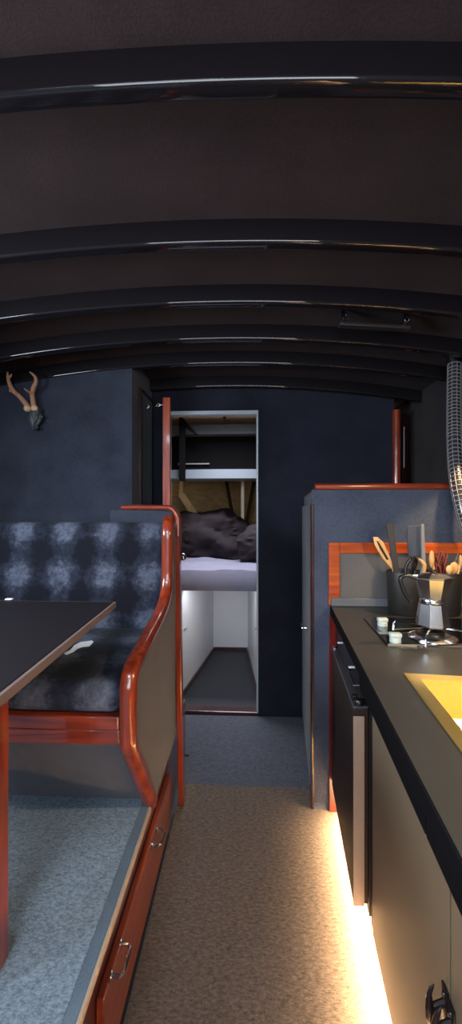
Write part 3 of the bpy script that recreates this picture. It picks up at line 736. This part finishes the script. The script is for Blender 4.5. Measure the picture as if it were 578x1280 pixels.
# fridge
t = thing('fridge', 'small dark brown fridge under the worktop next to the locker', 'fridge', (G(1.35, .25), 1.35, .1))
bm = B(); slab(bm, yF0 + .004, yF1 - .002, .046, .5, .1, .70); obj('body', bm, BLACK, t)
xk = U(456, 1000, Y=yF0).x - G(yF0)
bm = B(); slab(bm, yF0 + .003, yF1, .002, .0445, zbotF, ztopF - .001, .003); fd = obj('door', bm, FRIDGE, t)
bm = B(); slab(bm, yF0, yF0 + .0025, .001, xk, zbotF - .003, ztopF - .02, .001); obj('door_edge', bm, FRSIDE, t, label='taupe door edge')
bm = B(); slab(bm, yF0 - .001, yF1, .0, .044, ztopF, ztopF + .009, .003); obj('door_cap', bm, plain('charcoal_plastic', (56, 52, 56), rough=.45), t)
bm = B(); c0 = Vector((G(yF1, .012), yF1 - .012, ztopF + .0092)); lathe(bm, [(.011, 0), (.011, .005), (.007, .008)], c0, 14)
obj('hinge_pin', bm, STEEL, t, smooth=True)
bm = B(); c0 = Vector((G(yF0, .02), yF0 + .012, ztopF + .0092)); lathe(bm, [(.013, 0), (.013, .010), (.010, .014)], c0, 14); box(bm, (c0.x - .014, c0.y + .02, c0.z), (c0.x + .014, c0.y + .035, c0.z + .014), .002)
obj('door_catch', bm, BLACKG, t, smooth=True)
# control drawer above the fridge
t = thing('control_panel', 'black drawer front with two white marks between fridge and worktop', 'drawer front', (G(1.35, .1), 1.35, .715))
bm = B(); slab(bm, max(yF0 + .01, yD0 + .002), yF1, .018, .40, .715, CZ - TK - .002, .002); obj('panel', bm, BLACKG, t)
for px, py in ((428.5, 803.5), (443.5, 834)):
    y = yface(px, .017); zz = U(px, py, Y=y).z
    bm = B(); slab(bm, y - .004, y + .004, .0165, .0178, zz - .002, zz + .002)
    box(bm, (G(y, .0), y - .004, zz - .002), (G(y, .0175), y + .004, zz + .002), .0005)
    obj('marker_tab', bm, WHITE, t)
bm = B(); ym = yface(446, .012); zz = U(448, 848, Y=ym).z
tube(bm, [(G(ym + .08, .017), ym + .08, zz), (G(ym + .06, -.002), ym + .06, zz), (G(ym - .04, -.002), ym - .04, zz - .004), (G(ym - .05, .017), ym - .05, zz)], .004, 8)
obj('pull', bm, BLACKG, t, smooth=True)
# cabinets
def cabinet(y0, y1, label, hside):
    t = thing('galley_cabinet', label, 'cabinet', (G((y0 + y1) / 2, .2), (y0 + y1) / 2, zcab), 'galley cabinets')
    bm = B(); slab(bm, y0 + .001, y1 - .001, OF + .020, OF + .038, zcab, CZ - TK - .003); slab(bm, y0 + .001, y0 + .02, OF + .0385, .46, zcab, CZ - TK - .16); slab(bm, y1 - .02, y1 - .001, OF + .0385, .46, zcab, CZ - TK - .16)
    slab(bm, y0 + .021, y1 - .021, OF + .0385, .46, zcab, zcab + .015); obj('body', bm, BLACK, t)
    bm = B(); slab(bm, y0 + .001, y1 - .001, .010, OF + .0195, CZ - .092, CZ - TK - .003, .003); obj('top_rail', bm, MATT, t)
    bm = B(); slab(bm, y0 + .0025, y1 - .0025, OF, OF + .0195, zcab, CZ - .096, .002); d = obj('door', bm, CABIN, t)
    return t, d
t1_, d1_ = cabinet(ySeam, yD0, 'olive brown galley cabinet between the fridge and the door seam', 1)
t2_, d2_ = cabinet(YG0 + .01 if ySeam - .62 < YG0 else ySeam - .52, ySeam - .0005, 'olive brown galley cabinet nearest the viewer, right of the door seam', -1)
# horn shaped black latch handles at the seam
def horn(par, s):
    y = ySeam + s * .0115; zz = U(551, 1272, Y=ySeam).z; K = .58
    def Q(dy, o, dz): return Vector((G(y + dy * K, OF + o * K), y + dy * K, zz + dz * K))
    bm = B()
    box(bm, (G(y, OF) - .004, y - .010, zz - .026), (G(y, OF) - .0005, y + .008, zz + .034), .0015)
    tube(bm, [Q(0, -.002, .015), Q(0, -.03, .004), Q(0, -.04, -.01)], [.0055, .0045, .004], 8, 3)
    tube(bm, [Q(s * .004, -.03, .055), Q(s * .004, -.042, .03), Q(0, -.043, 0), Q(0, -.044, -.03), Q(s * .004, -.034, -.058)], [.001, .004, .0062, .004, .001], 8, 4)
    tube(bm, [Q(s * .02, -.035, .030), Q(s * .016, -.036, .010), Q(0, -.036, -.005)], [.001, .0035, .005], 8, 4)
    r = bmesh.ops.create_uvsphere(bm, u_segments=8, v_segments=6, radius=.004, matrix=Matrix.Translation(Q(0, -.006, .036)))
    obj('latch_handle', bm, plain('wrought_iron', (30, 20, 20), rough=.3, coat=.3) if 'wrought_iron' not in bpy.data.materials else bpy.data.materials['wrought_iron'], par, smooth=True)
horn(d1_, 1); horn(d2_, -1)
# dark post between the fridge and the cabinet
bm = B(); slab(bm, yD0 + .001, yF0 - .004, .05, .075, .09, CZ - TK - .003); tag(obj('galley_stile', bm, BLACK), 'dark upright stile between the fridge and the first cabinet', 'stile')
# toe kick and light strip
bm = B(); slab(bm, YG0, YP - .004, .105, .12, .0125, zcab - .003); o = obj('baseboard_right', bm, BEIGE); o['kind'] = 'structure'
t = thing('light_strip', 'warm glowing light strip under the galley cabinets', 'light strip', (G(.9, .09), .9, .08))
bm = B(); slab(bm, YG0, YP - .01, .084, .1035, .086, .095); obj('channel', bm, ALU, t)
bm = B(); slab(bm, YG0 + .01, YP - .02, .086, .101, .081, .0858); obj('diffuser', bm, LEDM, t)
# mahogany foot board at the end of the galley
bm = B(); box(bm, (GX - .002, YP - .0135, .013), (GX + .075, YP - .001, CZ - TK - .003), .001)
tag(obj('end_board', bm, REDWOOD), 'thin mahogany end board between the fridge and the felt locker', 'board')

# ---------------------------------------------------------------- hob
h0 = U(455.5, 774, Z=CZ); h1 = U(485, 808, Z=CZ)
hz = CZ + .001
t = thing('hob', 'black glass gas hob with two silver knobs on the worktop', 'hob', (h1.x + .22, (h0.y + h1.y) / 2, hz))
HX = .44
bm = B(); prism(bm, [(h0.x, h0.y, hz), (h0.x + HX, h0.y, hz), (h1.x + HX, h1.y, hz), (h1.x, h1.y, hz)], (0, 0, .006), .001); obj('glass_top', bm, GLASSB, t)
bm = B(); prism(bm, [(h1.x - .001, h1.y - .004, hz), (h1.x + HX, h1.y - .004, hz), (h1.x + HX, h1.y - .0005, hz), (h1.x - .001, h1.y - .0005, hz)], (0, 0, .007)); obj('front_trim', bm, STEEL, t)
gz = hz + .006
for px, py in ((478.5, 786), (494.5, 806)):
    c = U(px, py - 4, Z=gz)
    bm = B(); lathe(bm, [(.016, 0), (.016, .012), (.014, .014)], (c.x, c.y, gz + .0002), 20); box(bm, (c.x - .0165, c.y - .011, gz + .0142), (c.x + .0165, c.y + .011, gz + .026), .003)
    obj('knob', bm, KNOB, t, smooth=True)
bc = U(541, 792, Z=gz + .012); bc.z = gz
bm = B(); lathe(bm, [(.068, .0002), (.068, .003), (.05, .010), (.045, .010), (.03, .004)], bc, 32); obj('burner_dish', bm, ALU, t, smooth=True)
bm = B(); lathe(bm, [(.034, .0102), (.034, .018), (.030, .019), (.030, .022), (.02, .025)], bc, 28); obj('burner_cap', bm, BLACKG, t, smooth=True)
bm = B(); sz = gz + .034
for k in range(4):
    a = math.radians(45 + 90 * k + 12); dd = Vector((math.cos(a), math.sin(a), 0))
    p0 = bc + dd * .028; p1 = bc + dd * .105
    tube(bm, [(p0.x, p0.y, sz), (p1.x, p1.y, sz), (p1.x + dd.x * .006, p1.y + dd.y * .006, sz - .01), (p1.x + dd.x * .006, p1.y + dd.y * .006, gz + .0035)], .0032, 6)
for k in range(4):
    a0 = math.radians(57 + 90 * k); a1 = math.radians(57 + 90 * (k + 1)); 
    if k % 2 == 0: tube(bm, [(bc.x + .11 * math.cos(a0), bc.y + .11 * math.sin(a0), gz + .004), (bc.x + .11 * math.cos(a1), bc.y + .11 * math.sin(a1), gz + .004)], .0032, 6)
obj('pan_support', bm, STEEL, t)

# ---------------------------------------------------------------- moka pot
mz = sz + .0035; m0 = Vector((bc.x, bc.y, mz))
ppm = F / (bc.y * CT)
def hz_(py): return U(541, py, Y=bc.y).z - mz
hT = hz_(713)
zz1 = hT * .40; zz2 = hT * .485; zz3 = hT * .86
t = thing('moka_pot', 'aluminium stovetop moka pot on the gas burner', 'moka pot', m0)
bm = B(); lathe(bm, [(.046, 0), (.0475, .004), (.0385, zz1), (.033, zz1 + .002)], m0, 8, .2); obj('boiler', bm, ALU, t)
bm = B(); lathe(bm, [(.0355, zz1 + .0022), (.0365, zz1 + .005), (.0365, zz2 - .004), (.035, zz2)], m0, 28); obj('collar', bm, STEEL, t, smooth=True)
bm = B(); lathe(bm, [(.034, zz2 + .0002), (.037, zz2 + .004), (.051, zz3), (.048, zz3 + .002)], m0, 8, .2)
u0 = m0 + Vector((.042, -.004, zz3 - .008)); 
prism(bm, [m0 + Vector((.040, -.011, zz3 - .001)), m0 + Vector((.040, .011, zz3 - .001)), m0 + Vector((.075, 0, zz3 + .001)), ], (-.006, 0, -.04)) if False else None
vs = [bm.verts.new(m0 + Vector(p)) for p in ((.042, -.014, zz3), (.042, .014, zz3), (.073, 0, zz3 + .002), (.043, 0, zz3 - .055))]
for f in ((0, 1, 2), (0, 2, 3), (1, 3, 2), (0, 3, 1)): bm.faces.new([vs[i] for i in f])
obj('upper_chamber', bm, ALU, t)
bm = B(); lathe(bm, [(.0505, zz3 + .0022), (.0515, zz3 + .005), (.02, hT * .95), (.008, hT * .955)], m0, 8, .2); lid = obj('lid', bm, ALU, t)
bm = B(); lathe(bm, [(.006, hT * .956), (.007, hT * .975), (.011, hT * .99), (.009, hT * 1.015), (.003, hT * 1.02)], m0, 14); obj('lid_knob', bm, BLACKG, lid, smooth=True)
bm = B()
q = [Vector((-.046, 0, zz3 - .002)), Vector((-.075, 0, zz3 + .006)), Vector((-.094, 0, zz3)), Vector((-.092, 0, zz3 - .02)), Vector((-.080, 0, zz3 - .05)), Vector((-.066, 0, zz3 - .07))]
sweep(bm, smooth_path([m0 + p for p in q], 5), rrect(.0075, .0055, .004, 3), (0, 1, 0)); obj('handle', bm, BLACKG, t, smooth=True)
bm = B(); box(bm, m0 + Vector((-.062, -.008, zz3 + .003)), m0 + Vector((-.044, .008, zz3 + .011)), .003); obj('hinge', bm, STEEL, t)

# ---------------------------------------------------------------- utensil pots
PY = 1.517
def pot(pxc, r, ztop, label):
    c = U(pxc, 760, Y=PY); z0 = CZ + .001; h = ztop - z0
    bm = B(); lathe(bm, [(r * .86, 0), (r * .9, .004), (r, h), (r * .985, h + .003), (r * .96, h), (r * .86, .01), (.01, .008)], (c.x, PY, z0), 36)
    tag(obj('utensil_pot', bm, plain('matt_black_pot', (30, 27, 26), rough=.5) if 'matt_black_pot' not in bpy.data.materials else bpy.data.materials['matt_black_pot'], smooth=True), label, 'pot', 'utensil pots')
    return Vector((c.x, PY, z0 + .012))
PT = U(520, 718, Y=PY - .06).z
pa = pot(508.5, .073, PT, 'matt black utensil pot left of the moka pot, holding spatulas')
pb = pot(554, .066, PT, 'matt black utensil pot right of the moka pot, holding wooden spoons')
def T(px, py, dy=0): return U(px, py, Y=PY + dy)
def ladder(bm, a, b, w0, w1, th):     # flat tapered bar facing the viewer
    a = Vector(a); b = Vector(b); d = (b - a).normalized(); s = Vector((0, 1, 0)).cross(d).normalized(); n = Vector((0, th / 2, 0))
    hexa(bm, [a - s * w0 - n, a + s * w0 - n, a + s * w0 + n, a - s * w0 + n, b - s * w1 - n, b + s * w1 - n, b + s * w1 + n, b - s * w1 + n], min(w0, w1, th) * .3)
# slotted wooden spatula, leaning left
t = thing('wooden_spatula', 'slotted wooden spatula leaning left out of the utensil pot', 'spatula', pa + Vector((-.02, .02, 0)))
bm = B(); ladder(bm, pa + Vector((-.005, .02, .02)), T(491, 707, .02), .006, .006, .007); obj('handle', bm, SPOONWOOD, t)
bm = B(); hd = [(490, 711), (478, 697), (469, 681), (467, 671), (473, 671.5), (480, 678), (485, 689), (493, 709)]
prism(bm, [T(a, b, .016) for a, b in hd], (0, .007, 0), .002); obj('blade', bm, SPOONWOOD, t)
bm = B(); prism(bm, [T(a, b, .0145) for a, b in ((484, 700), (475, 685), (471, 676), (473, 676.5), (479, 686), (486, 699))], (0, .0014, 0)); obj('slot', bm, BLACKG, t)
# black spatula, broad handle upward
bm = B(); ladder(bm, pa + Vector((.0, -.01, .02)), T(496, 716, -.01), .009, .010, .009); ladder(bm, T(496, 716.5, -.01), T(487, 654, -.01), .0105, .0135, .009)
bmesh.ops.create_cone(bm, cap_ends=True, segments=12, radius1=.005, radius2=.005, depth=.0125, matrix=Matrix.Translation(T(489, 664, -.01)) @ Matrix.Rotation(math.pi / 2, 4, 'X'))
tag(obj('black_utensil', bm, plain('soft_black', (44, 40, 42), rough=.5)), 'broad black utensil handle standing beside the slotted wooden spatula', 'utensil')
# grey blue turner
t = thing('turner', 'grey blue flat turner standing upright in the utensil pot', 'turner', pa + Vector((.03, .03, 0)))
bm = B(); ladder(bm, pa + Vector((.02, .03, .02)), T(518, 696, .03), .005, .006, .006); obj('handle', bm, BLACKG, t)
bm = B(); prism(bm, [T(a, b, .028) for a, b in ((511, 696), (509.5, 676), (510, 657.5), (527.5, 657), (527, 695))], (0, .005, 0), .0015); obj('blade', bm, TURNER, t)
# narrow grey scraper beside it
bm = B(); ladder(bm, pa + Vector((.025, -.005, .02)), T(530, 705, -.005), .004, .005, .006); ladder(bm, T(530, 704.5, -.005), T(528.3, 655, -.005), .0075, .0055, .008)
tag(obj('grey_scraper', bm, GREYPL), 'narrow grey scraper standing against the right edge of the turner', 'scraper')
# black ladle loop
bm = B(); tube(bm, [pa + Vector((.01, .03, .03)), T(507, 715, .045), T(511, 702, .045), T(518, 698, .045), T(521, 703, .045), T(517, 712, .045)], .006, 8, 5)
tag(obj('ladle', bm, BLACKG, smooth=True), 'black curved ladle handle below the blade of the turner', 'ladle')
# curled wooden spoon
bm = B(); tube(bm, [pa + Vector((.035, -.03, .03)), T(531, 712, -.05), T(530, 704, -.05), T(524, 698.5, -.05)], [.005, .006, .007, .003], 8, 5)
tag(obj('wooden_spoon', bm, SPOONWOOD, smooth=True), 'curved wooden spoon end directly behind the moka pot lid', 'spoon', 'wooden spoons')
# right pot: paddles, spoons and brown twigs
def spoon(px, py, dy, foot_dx, w, h, label):
    top = T(px, py, dy); bm = B(); f = pb + Vector((foot_dx, dy * .6, .02))
    tube(bm, [f, f.lerp(top, .7), top], [.005, .0045, .0055], 8)
    bmesh.ops.create_icosphere(bm, subdivisions=3, radius=1, matrix=Matrix.Translation(top) @ Matrix.Diagonal((w, .008, h, 1)))
    tag(obj('wooden_spoon', bm, SPOONWOOD, smooth=True), label, 'spoon', 'wooden spoons')
spoon(540, 699, -.02, -.012, .010, .033, 'upright wooden spoon just right of the grey scraper')
spoon(568, 710, -.04, .016, .017, .022, 'broad wooden spoon head at the right of the brown twigs')
spoon(562, 712, -.052, .006, .012, .016, 'small wooden spoon head left of the broad wooden spoon')
spoon(576, 702, .0, .034, .006, .026, 'wooden spoon leaning right beyond the broad spoon head')
bm = B()
for k in range(26):
    x = 545 + 15 * random.random(); y = 692 + 16 * random.random(); dy = random.uniform(-.03, .04)
    top = T(x, y, dy); f = pb + Vector((random.uniform(-.03, .03), dy, .05))
    tube(bm, [f, f.lerp(top, .6) + Vector((random.uniform(-.008, .008), 0, 0)), top, top + Vector((random.uniform(-.016, .016), 0, random.uniform(-.01, .012)))], [.002, .002, .0045, .001], 6, 3)
o = tag(obj('twig_bunch', bm, CHILLI, smooth=True), 'bunch of dried red brown twigs in the right utensil pot', 'dried twigs'); o['kind'] = 'stuff'
bm = B()
for a, b in (((545, 708), (542.5, 690)), ((558, 706), (558, 693)), ((568, 706), (573, 692))):
    tube(bm, [T(a[0], a[1] + 15, .02), T(a[0], a[1], .02), T(b[0], b[1], .02)], .0016, 6)
    if False: pass
tag(obj('whisk', bm, STEEL), 'thin wire whisk standing among the dried twigs', 'whisk')

# ---------------------------------------------------------------- hose at the right
hp_ = [U(568.5, 452, Y=1.80), U(568, 500, Y=1.74), U(568.5, 550, Y=1.66), U(571, 590, Y=1.59), U(577, 625, Y=1.55), U(590, 665, Y=1.52), U(610, 690, Y=1.50)]
t = thing('flexible_hose', 'silver wire wrapped flexible hose hanging from the ceiling at the right', 'hose', hp_[0])
P = smooth_path(hp_, 24); R = .028
bm = B(); tube(bm, P, R - .002, 16); obj('hose', bm, plain('hose_plastic', (54, 48, 50), rough=.25, coat=.6), t, smooth=True)
bm = B(); s = (P[1] - P[0]).orthogonal().normalized(); acc = 0; last = None; long = [[] for _ in range(9)]
for i, p in enumerate(P):
    tt = (P[min(i + 1, len(P) - 1)] - P[max(i - 1, 0)]).normalized(); s = (s - tt * s.dot(tt)).normalized(); b = tt.cross(s)
    for k in range(9): long[k].append(p + (s * math.cos(2 * math.pi * k / 9) + b * math.sin(2 * math.pi * k / 9)) * R)
    if last is not None: acc += (p - last).length
    last = p
    if acc > .016 or i == 0:
        acc = 0
        rg = [p + (s * math.cos(2 * math.pi * k / 18) + b * math.sin(2 * math.pi * k / 18)) * R for k in range(18)]
        tube(bm, rg + [rg[0]], .0016, 5)
for l in long: tube(bm, l, .0012, 5)
obj('wire_wrap', bm, plain('silver_wire', (150, 146, 150), rough=.45, metal=.3), t, smooth=True)
bm = B(); lathe(bm, [(.034, 0), (.034, .05), (.045, .052), (.045, zceil(hp_[0].x) - hp_[0].z - .002)], hp_[0] + Vector((0, 0, -.01)), 20); obj('collar', bm, BLACKG, t, smooth=True)

# grab handle on the deck head
t = thing('grab_handle', 'black grab handle with two eye bolts on the dark ceiling', 'handle', U(468, 402, Y=1.53))
g0 = U(424, 406, Y=1.53); g1 = U(512, 411, Y=1.53)
bm = B(); hexa(bm, [g0 + Vector((0, -.016, -.007)), g1 + Vector((0, -.016, -.007)), g1 + Vector((0, .016, -.007)), g0 + Vector((0, .016, -.007)), g0 + Vector((0, -.016, .007)), g1 + Vector((0, -.016, .007)), g1 + Vector((0, .016, .007)), g0 + Vector((0, .016, .007))], .004); obj('bar', bm, plain('dark_bronze', (46, 40, 38), rough=.35, coat=.4), t)
for px in (429, 507):
    c = g0.lerp(g1, (px - 424) / 88); bm = B(); zc = zceil(c.x)
    box(bm, (c.x - .008, c.y - .008, c.z + .0071), (c.x + .008, c.y + .008, zc - .001), .002); obj('bracket', bm, BLACKG, t)
    bm = B(); rg = [c + Vector((.010 * math.cos(a), -.02, .028 + .010 * math.sin(a))) for a in [2 * math.pi * k / 14 for k in range(15)]]
    tube(bm, rg, .0026, 6); tube(bm, [c + Vector((0, -.02, .028 - .01)), c + Vector((0, -.004, .02))], .003, 6); obj('eye_bolt', bm, STEEL, t, smooth=True)

# ---------------------------------------------------------------- light
def area(name, loc, rot, sx, sy, power, color, spread=180):
    l = bpy.data.lights.new(name, 'AREA'); l.shape = 'RECTANGLE'; l.size = sx; l.size_y = sy; l.energy = power; l.color = color; l.spread = math.radians(spread)
    o = bpy.data.objects.new(name, l); COL.objects.link(o); o.location = loc; o.rotation_euler = rot; return o
R_ = math.radians
# daylight through the companionway behind the viewer
area('companionway_daylight', (-.15, YBACK - .08, 1.45), (R_(90), 0, 0), 1.15, .92, 32, (.84, .90, 1))
# daylight through the window on the left hull side
area('window_daylight', (XL - .08, .42, 1.56), (0, R_(-62), 0), .34, 1.0, 50, (.76, .89, 1))
# hatch over the bow cabin
area('deck_hatch_daylight', (-.52, -.54, zceil(-.5) + .08), (R_(22), 0, 0), .8, .46, 29, (.74, .88, 1))
area('footwell_fill', (-.19, 2.62, MZ - .01), (R_(35), 0, 0), .4, .04, 1.5, (.92, .95, 1))  # added fill under the mattress edge without a fitting, brightens the white boards
area('hatch_daylight', (-.17, 2.70, CZC + .04), (0, 0, 0), .62, .34, 12, (.9, .93, 1), 110)
# light strip under the galley
ym = .66; ang = math.atan(gs)
area('strip_light', (G(ym, .09), ym, .0805), (0, R_(12), -ang), .018, 1.85, 85, (1, .72, .40), 135)
# lamp over the sink
l = bpy.data.lights.new('sink_lamp_light', 'SPOT'); l.energy = 36; l.color = (1, .70, .36); l.spot_size = R_(80); l.spot_blend = .12; l.shadow_soft_size = .03
lo = bpy.data.objects.new('sink_lamp_light', l); COL.objects.link(lo); lo.location = (.90, 1.33, 1.706); lo.rotation_euler = (0, 0, 0)
area('basin_lamp', (.78, .45, 1.5), (0, R_(12), 0), .12, .06, 16, (1, .80, .50))
w = bpy.data.worlds.new('world'); S.world = w; w.use_nodes = True
w.node_tree.nodes['Background'].inputs['Color'].default_value = (.55, .65, .8, 1); w.node_tree.nodes['Background'].inputs['Strength'].default_value = .3

S.view_settings.view_transform = 'Standard'; S.view_settings.look = 'None'; S.view_settings.gamma = 1; S.view_settings.use_curve_mapping = False
S.view_settings.exposure = 0.0
S.cycles.use_denoising = True
S.cycles.max_bounces = 8
